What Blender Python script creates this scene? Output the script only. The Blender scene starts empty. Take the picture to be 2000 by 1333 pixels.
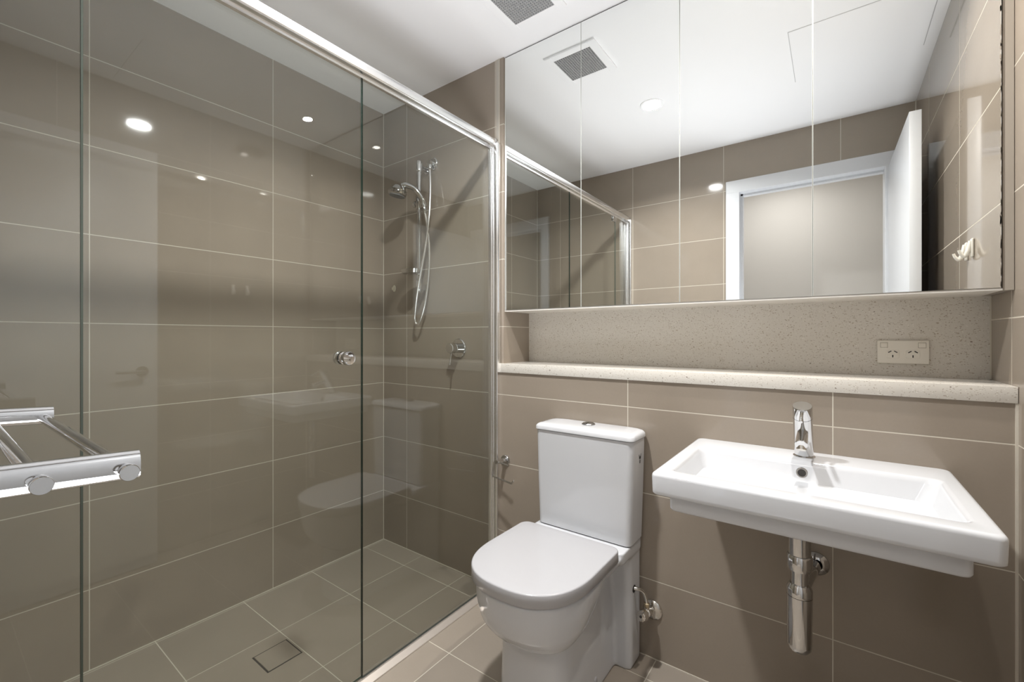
import bpy, bmesh, math, random
from mathutils import Vector, Matrix
random.seed(7)
PI = math.pi
S = bpy.context.scene
COL = S.collection

# ------------------------------------------------------------------ camera, world, exposure
YAW = 0.6341
cam_data = bpy.data.cameras.new('camera')
cam = bpy.data.objects.new('camera', cam_data)
COL.objects.link(cam)
cam.location = (2.0239, -1.5432, 1.1271)
cam.rotation_euler = (PI / 2, 0, YAW)
cam_data.sensor_width = 36.0
cam_data.lens = 36.0 * 854.915 / 2000.0
cam_data.shift_y = (658.84 - 666.5) / 2000.0
cam_data.clip_start = 0.005
S.camera = cam

W = bpy.data.worlds.new('world'); S.world = W; W.use_nodes = True
W.node_tree.nodes['Background'].inputs[0].default_value = (0.9, 0.95, 1.0, 1)
W.node_tree.nodes['Background'].inputs[1].default_value = 0.3
S.view_settings.view_transform = 'Standard'
S.view_settings.look = 'None'
S.view_settings.gamma = 1
S.view_settings.use_curve_mapping = False
S.view_settings.exposure = 0.28
S.cycles.max_bounces = 16
S.cycles.diffuse_bounces = 8
S.cycles.glossy_bounces = 10
S.cycles.transparent_max_bounces = 24
S.cycles.transmission_bounces = 8
S.cycles.caustics_reflective = True
S.cycles.sample_clamp_indirect = 6.0

# key dimensions (metres)
H = 2.3706          # ceiling
XR = 2.3714         # right wall
YW = -0.0144        # tiled wall behind toilet and basin
YN = 0.212          # back of the niche
YO = -1.562         # wall with the doorway
Z0 = 0.2739         # first wall tile joint

MAIN_WATTS, BASIN_WATTS, HALL_WATTS, FILL_WATTS = 21.5, 8.5, 5.2, 8.3

def area_light(name, loc, watts, size, color, rot=(0, 0, 0), spread=180, sy=None):
    l = bpy.data.lights.new(name, 'AREA'); l.energy = watts; l.size = size; l.color = color
    l.shape = 'DISK'
    if sy: l.shape = 'RECTANGLE'; l.size_y = sy
    l.spread = math.radians(spread)
    o = bpy.data.objects.new(name, l); COL.objects.link(o); o.location = loc; o.rotation_euler = rot
    return o
area_light('hallway_light', (1.7, -2.1, 2.38), HALL_WATTS, 0.5, (1.0, 0.96, 0.92))
# added fill light beside the camera, aimed up to brighten the ceiling; no real fitting
_d = Vector((1.20, -0.80, 2.37)) - Vector((1.76, -1.52, 0.50))
area_light('ceiling_fill', (1.76, -1.52, 0.50), FILL_WATTS, 0.7, (0.97, 1.0, 1.06), _d.to_track_quat('-Z', 'Y').to_euler(), 102)

# ------------------------------------------------------------------ materials
def newmat(name):
    m = bpy.data.materials.new(name); m.use_nodes = True
    nt = m.node_tree
    return m, nt, nt.nodes['Principled BSDF']

def simple(name, col, rough=0.5, metal=0.0, ior=1.5, coat=0.0):
    m, nt, b = newmat(name)
    b.inputs['Base Color'].default_value = (*col, 1)
    b.inputs['Roughness'].default_value = rough
    b.inputs['Metallic'].default_value = metal
    b.inputs['IOR'].default_value = ior
    b.inputs['Coat Weight'].default_value = coat
    b.inputs['Coat Roughness'].default_value = 0.03
    # faint procedural variation so that nothing is perfectly even
    n = nt.nodes.new('ShaderNodeTexNoise'); n.inputs['Scale'].default_value = 14
    mr = nt.nodes.new('ShaderNodeMapRange'); mr.inputs[3].default_value = max(0, rough - 0.015); mr.inputs[4].default_value = rough + 0.03
    nt.links.new(n.outputs[0], mr.inputs[0]); nt.links.new(mr.outputs[0], b.inputs['Roughness'])
    return m

def math_node(nt, op, a, b=None, c=None):
    n = nt.nodes.new('ShaderNodeMath'); n.operation = op
    for i, v in enumerate((a, b, c)):
        if v is None: continue
        if isinstance(v, (int, float)): n.inputs[i].default_value = v
        else: nt.links.new(v, n.inputs[i])
    return n.outputs[0]

def tile_mat(name, ua, uo, up, va, vo, vp, col, rough, grout=(0.56, 0.52, 0.44), gw=0.0030, var=0.05, spec=0.5):
    """rectangular tiles laid on a world aligned grid: joints at uo + k*up and vo + k*vp"""
    m, nt, b = newmat(name)
    geo = nt.nodes.new('ShaderNodeNewGeometry')
    sep = nt.nodes.new('ShaderNodeSeparateXYZ'); nt.links.new(geo.outputs['Position'], sep.inputs[0])
    def axis(ax, off, pitch):
        s = math_node(nt, 'DIVIDE', math_node(nt, 'SUBTRACT', sep.outputs[ax], off), pitch)
        fl = math_node(nt, 'FLOOR', s)
        fr = math_node(nt, 'SUBTRACT', s, fl)
        d = math_node(nt, 'MULTIPLY', math_node(nt, 'MINIMUM', fr, math_node(nt, 'SUBTRACT', 1.0, fr)), pitch)
        return d, fl
    du, fu = axis(ua, uo, up); dv, fv = axis(va, vo, vp)
    d = math_node(nt, 'MINIMUM', du, dv)
    g = math_node(nt, 'LESS_THAN', d, gw / 2)
    cid = nt.nodes.new('ShaderNodeCombineXYZ'); nt.links.new(fu, cid.inputs[0]); nt.links.new(fv, cid.inputs[1])
    wn = nt.nodes.new('ShaderNodeTexWhiteNoise'); nt.links.new(cid.outputs[0], wn.inputs['Vector'])
    nz = nt.nodes.new('ShaderNodeTexNoise'); nz.inputs['Scale'].default_value = 5.0; nz.inputs['Detail'].default_value = 6
    nt.links.new(geo.outputs['Position'], nz.inputs['Vector'])
    n2 = nt.nodes.new('ShaderNodeTexNoise'); n2.inputs['Scale'].default_value = 160.0; n2.inputs['Detail'].default_value = 3
    nt.links.new(geo.outputs['Position'], n2.inputs['Vector'])
    v = math_node(nt, 'ADD', math_node(nt, 'MULTIPLY', wn.outputs['Value'], var), math_node(nt, 'MULTIPLY', nz.outputs[0], 0.16))
    v = math_node(nt, 'ADD', v, math_node(nt, 'MULTIPLY', n2.outputs[0], 0.05))
    v = math_node(nt, 'ADD', v, 1.0 - 0.105 - var / 2)
    hs = nt.nodes.new('ShaderNodeVectorMath'); hs.operation = 'SCALE'; hs.inputs[0].default_value = col
    nt.links.new(v, hs.inputs['Scale'])
    mix = nt.nodes.new('ShaderNodeMix'); mix.data_type = 'RGBA'
    nt.links.new(g, mix.inputs[0]); nt.links.new(hs.outputs[0], mix.inputs[6]); mix.inputs[7].default_value = (*grout, 1)
    nt.links.new(mix.outputs[2], b.inputs['Base Color'])
    r = math_node(nt, 'ADD', math_node(nt, 'MULTIPLY', g, 0.7), math_node(nt, 'ADD', rough, math_node(nt, 'MULTIPLY', nz.outputs[0], rough * 0.25)))
    nt.links.new(r, b.inputs['Roughness'])
    b.inputs['Specular IOR Level'].default_value = spec
    h = nt.nodes.new('ShaderNodeMapRange'); h.inputs[1].default_value = gw * 0.35; h.inputs[2].default_value = gw * 0.8
    nt.links.new(d, h.inputs[0])
    bp = nt.nodes.new('ShaderNodeBump'); bp.inputs['Distance'].default_value = 0.0006; bp.inputs['Strength'].default_value = 0.35
    nt.links.new(h.outputs[0], bp.inputs['Height']); nt.links.new(bp.outputs[0], b.inputs['Normal'])
    return m

TC = (0.298, 0.253, 0.205)
M = {}
M['tile_left'] = tile_mat('tile_left', 1, -0.598, 0.6, 2, Z0, 0.3, TC, 0.045)
M['tile_back'] = tile_mat('tile_back', 0, 0.195, 0.6, 2, Z0, 0.3, TC, 0.045)
M['tile_wc'] = tile_mat('tile_wc', 0, 0.8214, 0.6, 2, Z0, 0.3, TC, 0.11)
M['tile_niche'] = tile_mat('tile_niche', 1, 0.9, 2.0, 2, Z0, 0.3, TC, 0.11)
M['tile_right'] = tile_mat('tile_right', 1, -0.57, 0.6, 2, Z0, 0.3, TC, 0.045)
M['tile_front'] = tile_mat('tile_front', 0, 0.225, 0.61, 2, Z0, 0.3, TC, 0.06)
M['tile_floor'] = tile_mat('tile_floor', 0, 0.0115, 0.3026, 1, -0.119, 0.3006, (0.315, 0.272, 0.225), 0.30, var=0.08)
M['grout'] = simple('grout', (0.60, 0.56, 0.48), 0.6)
M['paint'] = simple('white_ceiling_paint', (0.90, 0.90, 0.905), 0.75)
M['gloss_white'] = simple('white_door_paint', (0.62, 0.635, 0.66), 0.35)
M['hall_paint'] = simple('hall_paint', (0.72, 0.70, 0.67), 0.7)
M['carpet'] = simple('hall_floor', (0.50, 0.46, 0.41), 0.9)
M['ceramic'] = simple('white_ceramic', (0.595, 0.605, 0.625), 0.07, coat=0.2)
M['seat_plastic'] = simple('seat_plastic', (0.425, 0.422, 0.435), 0.16)
M['chrome'] = simple('chrome', (0.66, 0.66, 0.66), 0.05, 1.0)
M['chrome_worn'] = simple('chrome_worn', (0.70, 0.68, 0.64), 0.16, 1.0)
M['aluminium'] = simple('bright_aluminium', (0.90, 0.90, 0.90), 0.22, 1.0)
M['sill_alu'] = simple('sill_aluminium', (0.72, 0.66, 0.60), 0.35, 0.7)
M['pane_edge'] = simple('polished_glass_edge', (0.62, 0.64, 0.60), 0.3)
M['trim_grey'] = simple('tile_trim_grey', (0.44, 0.41, 0.36), 0.4)
M['dark'] = simple('dark_gap', (0.03, 0.027, 0.024), 0.6)
M['plastic'] = simple('cream_plastic', (0.80, 0.77, 0.70), 0.3)
M['hook_plastic'] = simple('hook_plastic', (0.80, 0.77, 0.70), 0.25)
M['cabinet_white'] = simple('cabinet_white', (0.74, 0.71, 0.66), 0.4)
M['filler'] = simple('cabinet_filler', (0.36, 0.32, 0.27), 0.45)
M['vent'] = simple('vent_plastic', (0.50, 0.50, 0.50), 0.5)
M['vent_back'] = simple('vent_back', (0.035, 0.035, 0.035), 0.8)
M['mark'] = simple('rating_mark_ink', (0.02, 0.02, 0.02), 0.5)
M['spray'] = simple('spray_face_grey', (0.16, 0.16, 0.16), 0.45)
M['adhesive'] = simple('adhesive_cream', (0.62, 0.58, 0.46), 0.55)
M['rubber'] = simple('rubber_seal', (0.06, 0.065, 0.06), 0.5)
M['seal_green'] = simple('seal_green', (0.05, 0.062, 0.048), 0.35)
M['brushed'] = simple('brushed_metal', (0.36, 0.35, 0.34), 0.28, 1.0)
M['brass'] = simple('brass_nut', (0.55, 0.47, 0.33), 0.25, 1.0)

def stone_mat():
    m, nt, b = newmat('speckled_quartz')
    tc = nt.nodes.new('ShaderNodeNewGeometry')
    nzw = nt.nodes.new('ShaderNodeTexNoise'); nzw.inputs['Scale'].default_value = 60
    nt.links.new(tc.outputs['Position'], nzw.inputs['Vector'])
    base = (0.66, 0.63, 0.575, 1)
    last = None
    for (sx, sc, th, keep, colr) in (((0.55, 0.55, 1.25), 210, 0.22, 0.40, (0.40, 0.345, 0.28)), ((0.6, 0.6, 1.2), 330, 0.24, 0.40, (0.44, 0.39, 0.33)), ((0.7, 0.7, 1.1), 105, 0.12, 0.22, (0.20, 0.16, 0.125)), ((1, 1, 1), 240, 0.20, 0.35, (0.80, 0.78, 0.72))):
        mp = nt.nodes.new('ShaderNodeMapping'); mp.inputs['Scale'].default_value = sx
        mp.inputs['Rotation'].default_value = (0.0, 0.12, 0.0)
        add = nt.nodes.new('ShaderNodeMixRGB'); add.blend_type = 'ADD'; add.inputs[0].default_value = 0.012
        nt.links.new(tc.outputs['Position'], add.inputs[1]); nt.links.new(nzw.outputs['Color'], add.inputs[2])
        nt.links.new(add.outputs[0], mp.inputs[0])
        vo = nt.nodes.new('ShaderNodeTexVoronoi'); vo.inputs['Scale'].default_value = sc
        nt.links.new(mp.outputs[0], vo.inputs['Vector'])
        sp = nt.nodes.new('ShaderNodeSeparateXYZ'); nt.links.new(vo.outputs['Color'], sp.inputs[0])
        k = math_node(nt, 'LESS_THAN', sp.outputs[0], keep)
        t = math_node(nt, 'LESS_THAN', vo.outputs['Distance'], math_node(nt, 'MULTIPLY', math_node(nt, 'ADD', sp.outputs[1], 0.5), th))
        f = math_node(nt, 'MULTIPLY', k, t)
        mix = nt.nodes.new('ShaderNodeMix'); mix.data_type = 'RGBA'
        nt.links.new(f, mix.inputs[0])
        if last is None: mix.inputs[6].default_value = base
        else: nt.links.new(last, mix.inputs[6])
        mix.inputs[7].default_value = (*colr, 1)
        last = mix.outputs[2]
    nt.links.new(last, b.inputs['Base Color'])
    b.inputs['Roughness'].default_value = 0.16
    return m
M['stone'] = stone_mat()

def glass_mat():
    m, nt, b = newmat('shower_glass'); nt.nodes.remove(b)
    out = nt.nodes['Material Output']
    geo = nt.nodes.new('ShaderNodeNewGeometry')
    dt = nt.nodes.new('ShaderNodeVectorMath'); dt.operation = 'DOT_PRODUCT'
    nt.links.new(geo.outputs['Incoming'], dt.inputs[0]); nt.links.new(geo.outputs['Normal'], dt.inputs[1])
    c = math_node(nt, 'SUBTRACT', 1.0, math_node(nt, 'ABSOLUTE', dt.outputs['Value']))
    f = math_node(nt, 'ADD', math_node(nt, 'MULTIPLY', math_node(nt, 'POWER', c, 5.0), 0.96), 0.04)
    tr = nt.nodes.new('ShaderNodeBsdfTransparent'); tr.inputs[0].default_value = (0.930, 0.944, 0.928, 1)
    gl = nt.nodes.new('ShaderNodeBsdfGlossy'); gl.inputs['Roughness'].default_value = 0.0; gl.inputs[0].default_value = (1, 1, 1, 1)
    mx = nt.nodes.new('ShaderNodeMixShader')
    nt.links.new(f, mx.inputs[0]); nt.links.new(tr.outputs[0], mx.inputs[1]); nt.links.new(gl.outputs[0], mx.inputs[2])
    nt.links.new(mx.outputs[0], out.inputs[0])
    return m
M['glass'] = glass_mat()
M['glass_edge'] = simple('glass_edge_green', (0.018, 0.040, 0.030), 0.12)

def mirror_mat():
    m, nt, b = newmat('mirror_silver')
    b.inputs['Metallic'].default_value = 1; b.inputs['Roughness'].default_value = 0.0
    b.inputs['Base Color'].default_value = (0.90, 0.915, 0.905, 1)
    return m
M['mirror'] = mirror_mat()

def emit(name, col, s):
    m, nt, b = newmat(name)
    b.inputs['Base Color'].default_value = (1, 1, 1, 1)
    b.inputs['Emission Color'].default_value = (*col, 1); b.inputs['Emission Strength'].default_value = s
    return m

# ------------------------------------------------------------------ mesh helpers
def smooth(bm, ang=None):
    for f in bm.faces: f.smooth = True

def B(*a): return bmesh.new()

def box(bm, x0, x1, y0, y1, z0, z1, bevel=0.0, seg=3, mi=0):
    t = bmesh.new()
    bmesh.ops.create_cube(t, size=1)
    for v in t.verts:
        v.co = Vector((x0 + (v.co.x + .5) * (x1 - x0), y0 + (v.co.y + .5) * (y1 - y0), z0 + (v.co.z + .5) * (z1 - z0)))
    if bevel: bmesh.ops.bevel(t, geom=t.edges[:], offset=bevel, segments=seg, profile=0.5, affect='EDGES')
    for f in t.faces: f.material_index = mi
    merge(bm, t)

def merge(bm, t, mat=None):
    if mat: bmesh.ops.transform(t, matrix=mat, verts=t.verts)
    me = bpy.data.meshes.new('tmp'); t.to_mesh(me); t.free()
    bm.from_mesh(me); bpy.data.meshes.remove(me)

def frame_of(d):
    d = Vector(d).normalized()
    up = Vector((0, 0, 1)) if abs(d.z) < 0.95 else Vector((1, 0, 0))
    a = d.cross(up).normalized(); b = a.cross(d).normalized()
    return a, b, d

def lathe(bm, p, axis, prof, n=32, sx=1.0, sy=1.0):
    """profile [(radius, distance along axis)], revolved about axis from p"""
    a, b, d = frame_of(axis); p = Vector(p)
    rings = []
    for r, h in prof:
        if r < 1e-6: rings.append([bm.verts.new(p + d * h)])
        else: rings.append([bm.verts.new(p + d * h + a * (r * sx * math.cos(2 * PI * i / n)) + b * (r * sy * math.sin(2 * PI * i / n))) for i in range(n)])
    for q, s in zip(rings, rings[1:]):
        if len(q) == 1 and len(s) == 1: continue
        for i in range(n):
            j = (i + 1) % n
            if len(q) == 1: bm.faces.new((q[0], s[i], s[j]))
            elif len(s) == 1: bm.faces.new((q[i], s[0], q[j]))
            else: bm.faces.new((q[i], s[i], s[j], q[j]))
    bmesh.ops.recalc_face_normals(bm, faces=bm.faces)

def cyl(bm, p, q, r, bev=0.0, n=28, r2=None):
    p, q = Vector(p), Vector(q); L = (q - p).length; r2 = r if r2 is None else r2
    if bev:
        prof = [(0, 0), (r - bev, 0), (r - bev * .3, bev * .3), (r, bev), (r2, L - bev), (r2 - bev * .3, L - bev * .3), (r2 - bev, L), (0, L)]
    else: prof = [(0, 0), (r, 0), (r2, L), (0, L)]
    lathe(bm, p, q - p, prof, n)

def spline(pts, sub=8):
    P = [Vector(p) for p in pts]; out = []
    for i in range(len(P) - 1):
        p0 = P[i - 1] if i else P[i] * 2 - P[i + 1]; p1, p2 = P[i], P[i + 1]
        p3 = P[i + 2] if i + 2 < len(P) else P[i + 1] * 2 - P[i]
        for k in range(sub):
            t = k / sub
            out.append(0.5 * ((2 * p1) + (-p0 + p2) * t + (2 * p0 - 5 * p1 + 4 * p2 - p3) * t * t + (-p0 + 3 * p1 - 3 * p2 + p3) * t ** 3))
    out.append(P[-1]); return out

def tube(bm, pts, r, n=14, cap=True):
    P = [Vector(p) for p in pts]; rs = r if isinstance(r, (list, tuple)) else [r] * len(P)
    t0 = (P[1] - P[0]).normalized(); a, b, _ = frame_of(t0); rings = []
    for i, p in enumerate(P):
        t = (P[min(i + 1, len(P) - 1)] - P[max(i - 1, 0)]).normalized()
        a = (a - t * a.dot(t)).normalized(); b = t.cross(a)
        rings.append([bm.verts.new(p + a * rs[i] * math.cos(2 * PI * k / n) + b * rs[i] * math.sin(2 * PI * k / n)) for k in range(n)])
    for q, s in zip(rings, rings[1:]):
        for k in range(n): bm.faces.new((q[k], q[(k + 1) % n], s[(k + 1) % n], s[k]))
    if cap: bm.faces.new(rings[0][::-1]); bm.faces.new(rings[-1])
    bmesh.ops.recalc_face_normals(bm, faces=bm.faces)

def loft(bm, rings, cap0=True, cap1=True):
    R = [[bm.verts.new(Vector(p)) for p in r] for r in rings]; n = len(R[0])
    for q, s in zip(R, R[1:]):
        for k in range(n): bm.faces.new((q[k], q[(k + 1) % n], s[(k + 1) % n], s[k]))
    if cap0: bm.faces.new(R[0][::-1])
    if cap1: bm.faces.new(R[-1])
    bmesh.ops.recalc_face_normals(bm, faces=bm.faces)

def rrect(x0, x1, y0, y1, r, z, n=6):
    out = []
    for cx, cy, a0 in ((x1 - r, y1 - r, 0), (x0 + r, y1 - r, PI / 2), (x0 + r, y0 + r, PI), (x1 - r, y0 + r, 3 * PI / 2)):
        for k in range(n + 1):
            a = a0 + (PI / 2) * k / n
            out.append((cx + r * math.cos(a), cy + r * math.sin(a), z))
    return out

def worldloc(o):
    v = Vector((0, 0, 0))
    while o: v += o.location; o = o.parent
    return v

def obj(name, bm, mats, parent=None, loc=None, sm=True, autos=35):
    me = bpy.data.meshes.new(name)
    base = worldloc(parent) if parent else (Vector(loc) if loc is not None else Vector((0, 0, 0)))
    bmesh.ops.translate(bm, verts=bm.verts, vec=-base)
    if sm:
        lim = math.radians(autos)
        for f in bm.faces: f.smooth = True
        for e in bm.edges:
            if len(e.link_faces) == 2 and e.calc_face_angle(0) > lim: e.smooth = False
    bm.to_mesh(me); bm.free()
    o = bpy.data.objects.new(name, me); COL.objects.link(o)
    for m in (mats if isinstance(mats, (list, tuple)) else [mats]):
        me.materials.append(M[m] if isinstance(m, str) else m)
    if parent: o.parent = parent
    elif loc is not None: o.location = loc
    return o

def tag(o, label=None, cat=None, group=None, kind=None):
    if label: o['label'] = label
    if cat: o['category'] = cat
    if group: o['group'] = group
    if kind: o['kind'] = kind
    return o

def thing(name, label, cat, loc, group=None):
    o = bpy.data.objects.new(name, None); COL.objects.link(o); o.location = loc
    o.empty_display_size = 0.05
    return tag(o, label, cat, group)

def struct(name, bm, mat, label=None, sm=False):
    o = obj(name, bm, mat, sm=sm); tag(o, label, None, None, 'structure'); return o

# ------------------------------------------------------------------ the room
T = 0.10
def boxes(*bs):
    bm = B()
    for b in bs: box(bm, *b)
    return bm
XH0, XH1, YH = 0.2, 3.6, -2.62      # hallway beyond the doorway
struct('floor', boxes((-T, XR + T, YO - 0.10, YN + T, -0.1, 0.0)), 'tile_floor', 'brown matt floor tiles with pale grout')
struct('ceiling', boxes((-T, XR + T, YO - 0.10, YN + T, H, H + 0.1)), 'paint', 'plain white painted ceiling')
struct('wall_left', boxes((-T, 0, YO - 0.10, 0, 0, H)), 'tile_left', 'glossy brown tiled shower wall on the left')
struct('wall_back', boxes((0, 0.803, 0, T, 0, H)), 'tile_back', 'glossy brown tiled wall carrying the shower rail')
struct('wall_toilet', boxes((0.822, XR, YW, 0.08, 0, 0.9715)), 'tile_wc', 'brown tiled half wall behind toilet and basin')
bm = boxes((0.8225, 0.8435, -0.001, YN, 0.9715, H), (0.803, 0.8225, 0.012, YN, 0, H))
struct('wall_nib', bm, 'tile_niche', 'narrow tiled reveal at the left of the niche')
struct('wall_niche', boxes((0.8435, XR, YN, YN + T, 0.95, H)), 'tile_niche', 'wall behind the niche')
struct('wall_right', boxes((XR, XR + T, YO - 0.10, YN + T, 0, H)), 'tile_right', 'glossy brown tiled wall on the right')
DX0, DX1, DZ = 1.535, 2.250, 2.055
struct('wall_front', boxes((0, DX0, YO - 0.10, YO, 0, H), (DX1, XR, YO - 0.10, YO, 0, H), (DX0, DX1, YO - 0.10, YO, DZ, H)), 'tile_front', 'brown tiled wall around the doorway')
# hallway seen through the open door
struct('wall_hallway', boxes((XH0, XH1, YH - 0.1, YH, 0, 2.4), (XH0 - 0.1, XH0, YH, YO - 0.1, 0, 2.4), (XH1, XH1 + 0.1, YH, YO - 0.1, 0, 2.4)), 'hall_paint', 'pale painted hallway wall beyond the door')
struct('wall_hallway_side', boxes((XH0, DX0 - 0.02, YO - 0.11, YO - 0.101, 0, 2.4), (DX1 + 0.02, XH1, YO - 0.11, YO - 0.101, 0, 2.4), (DX0 - 0.02, DX1 + 0.02, YO - 0.11, YO - 0.101, DZ + 0.02, 2.4)), 'hall_paint')
struct('floor_hallway', boxes((XH0, XH1, YH, YO - 0.1, -0.1, 0.0)), 'carpet')
struct('ceiling_hallway', boxes((XH0, XH1, YH, YO - 0.1, 2.4, 2.5)), 'paint')

# door frame and open door
bm = B(); aw = 0.075; at = 0.012
box(bm, DX0 - aw, DX0 + 0.004, YO, YO + at, 0, DZ + aw, 0.003, 2)
box(bm, DX1 - 0.004, DX1 + aw, YO, YO + at, 0, DZ + aw, 0.003, 2)
box(bm, DX0 - aw, DX1 + aw, YO, YO + at + 0.0005, DZ - 0.004, DZ + aw, 0.003, 2)
box(bm, DX0 - 0.0005, DX0 + 0.004, YO - 0.112, YO + 0.002, 0, DZ)
box(bm, DX1 - 0.004, DX1 + 0.0005, YO - 0.112, YO + 0.002, 0, DZ)
box(bm, DX0, DX1, YO - 0.112, YO + 0.002, DZ - 0.004, DZ + 0.0005)
box(bm, DX0 + 0.004, DX0 + 0.016, YO - 0.085, YO - 0.045, 0, DZ - 0.004)
box(bm, DX0 + 0.004, DX1 - 0.004, YO - 0.085, YO - 0.045, DZ - 0.016, DZ - 0.004)
struct('trim_1', bm, 'gloss_white', 'white painted door frame around the open doorway')
door = bpy.data.objects.new('door_1', None); COL.objects.link(door); door.location = (2.262, YO, 0.0)
tag(door, 'white flush door standing open against the right wall', None, None, 'structure')
bm = B(); box(bm, 2.258, 2.296, YO + 0.006, -0.833, 0.008, 2.042, 0.0015, 2)
dm = Matrix.Translation((2.262, YO, 0)) @ Matrix.Rotation(math.radians(-0.9), 4, 'Z') @ Matrix.Translation((-2.262, -YO, 0))
bmesh.ops.transform(bm, matrix=dm, verts=bm.verts)
leaf = obj('door_leaf', bm, 'gloss_white', door)
bm = B()
for sx in (-1, 1):
    x0 = 2.258 if sx < 0 else 2.296
    cyl(bm, (x0, -0.895, 0.96), (x0 + sx * 0.008, -0.895, 0.96), 0.026, 0.002)
    tube(bm, spline([(x0 + sx * 0.006, -0.895, 0.96), (x0 + sx * 0.032, -0.895, 0.96), (x0 + sx * 0.038, -0.905, 0.96), (x0 + sx * 0.038, -1.0, 0.96)], 6), 0.008)
bmesh.ops.transform(bm, matrix=dm, verts=bm.verts)
obj('door_handle', bm, 'chrome', door)

# silicone beads / tile trims in the corners
k = [1]
def trim(bm, mat='grout', label=None):
    k[0] += 1
    return struct('trim_%d' % k[0], bm, mat, label)
g = 0.0028
trim(boxes((0, g, -g, 0, 0, H)), label='pale silicone line in the shower corner')
trim(boxes((0, g, YO, YO + g, 0, H)), label='pale silicone line in the far shower corner')
trim(boxes((0, 0.78, -g, 0, 0, g)), label='pale silicone line at the foot of the shower wall')
trim(boxes((0, g, YO, 0, 0, g)), label='pale silicone line at the foot of the left wall')
trim(boxes((0.822, XR, YW - g, YW, 0, g)), label='pale silicone line at the foot of the toilet wall')
trim(boxes((XR - 0.0045, XR, YW - 0.0045, YW, 0, 0.9715)), label='cream corner bead below the right end of the shelf')
trim(boxes((XR - g, XR, YO, YO + g, 0, H)), label='silicone line between doorway wall and right wall')
trim(boxes((XR - g, XR, YO, YW, 0, g)), label='silicone line at the foot of the right wall')
bm = B(); box(bm, 0.803, 0.8225, -0.004, 0.012, 0.0, H, 0.001, 1)
box(bm, 0.803, 0.8045, -0.0046, -0.0035, 0, H, 0, 3, 1); box(bm, 0.8195, 0.8225, -0.0046, -0.0035, 0, H, 0, 3, 1)
k[0] += 1
tag(obj('trim_%d' % k[0], bm, ['trim_grey', 'grout'], sm=False), 'grey tile edge trim with pale lines beside the mirror cabinet', None, None, 'structure')
bm = B(); box(bm, 0.8165, 0.8225, YW, -0.004, 0.0, 0.9715); 
trim(bm, 'grout', 'cream tile edge at the left of the toilet wall')
box_ = boxes((XR - 0.003, XR, YN - 0.0128, YN, 1.0115, 1.240), (0.8435, 0.8465, YN - 0.0128, YN, 1.0115, 1.240))
trim(box_, 'grout', 'pale joints at the ends of the stone splashback')

# ------------------------------------------------------------------ shelf, splashback, power outlet
bm = B(); box(bm, 0.8435, XR - 0.0008, -0.0215, YN - 0.0125, 0.9715, 1.0108, 0.0015, 2)
box(bm, 0.824, 0.8445, -0.0215, -0.0015, 0.9715, 1.0108, 0.0015, 2)
box(bm, 0.835, 0.85, -0.0205, -0.0025, 0.9725, 1.0098)
sh = obj('stone_shelf', bm, 'stone', loc=(1.6, 0.09, 0.9715))
tag(sh, 'cream speckled stone shelf ledge above the toilet and basin', 'shelf')
bm = B(); box(bm, 0.8465, XR - 0.003, YN - 0.0125, YN - 0.0005, 0.9720, 1.2455)
sp = obj('stone_splashback', bm, 'stone', loc=(1.6, YN, 0.972), sm=False)
tag(sp, 'beige speckled stone panel on the wall under the mirror cabinet', 'splashback')
YS = YN - 0.0125

t = thing('power_outlet', 'white double power outlet on the speckled splashback', 'power outlet', (2.1885, YS, 1.0825))
def P_(x, z): return (2.1885 + x, YS, 1.0825 + z)
bm = B(); box(bm, 2.1885 - .058, 2.1885 + .058, YS - 0.009, YS, 1.0825 - .0345, 1.0825 + .0345, 0.0022, 3)
obj('cover_plate', bm, 'plastic', t)
for sx in (-1, 1):
    bm = B(); box(bm, 2.1885 + sx * .0425 - .0088, 2.1885 + sx * .0425 + .0088, YS - 0.0093, YS - 0.0085, 1.0825 + .0125, 1.0825 + .0285)
    sw = obj('switch_surround', bm, 'trim_grey', t, sm=False)
    bm = B(); box(bm, 2.1885 + sx * .0425 - .0078, 2.1885 + sx * .0425 + .0078, YS - 0.0125, YS - 0.009, 1.0825 + .0135, 1.0825 + .0275, 0.0014, 3)
    obj('switch', bm, 'plastic', t)
    cx = 2.1885 + sx * .0225
    bm = B(); loft(bm, [[(x, y, z) for x, z, y in [(p[0], p[1], yy) for p in rrect(cx - w, cx + w, 1.0825 - .0055 - w * .85, 1.0825 - .0055 + w * .75, .005, 0)]] for yy, w in ((YS - .0088, .0155), (YS - .0096, .0155), (YS - .0100, .0150))])
    so = obj('socket', bm, 'plastic', t)
    bm = B()
    for dx, dz, an in ((-.0068, .0045, 35), (.0068, .0045, -35), (0, -.0085, 90)):
        q = bmesh.new(); bmesh.ops.create_cube(q, size=1)
        L = 0.0088 if an != 90 else 0.0072
        bmesh.ops.transform(q, matrix=Matrix.Translation((cx + dx, YS - .0100, 1.0825 - .004 + dz)) @ Matrix.Rotation(math.radians(-an if an != 90 else 90), 4, 'Y') @ Matrix.Diagonal((L, 0.0008, 0.0027, 1)), verts=q.verts)
        merge(bm, q)
    obj('socket_slots', bm, 'mark', so, sm=False)

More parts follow.
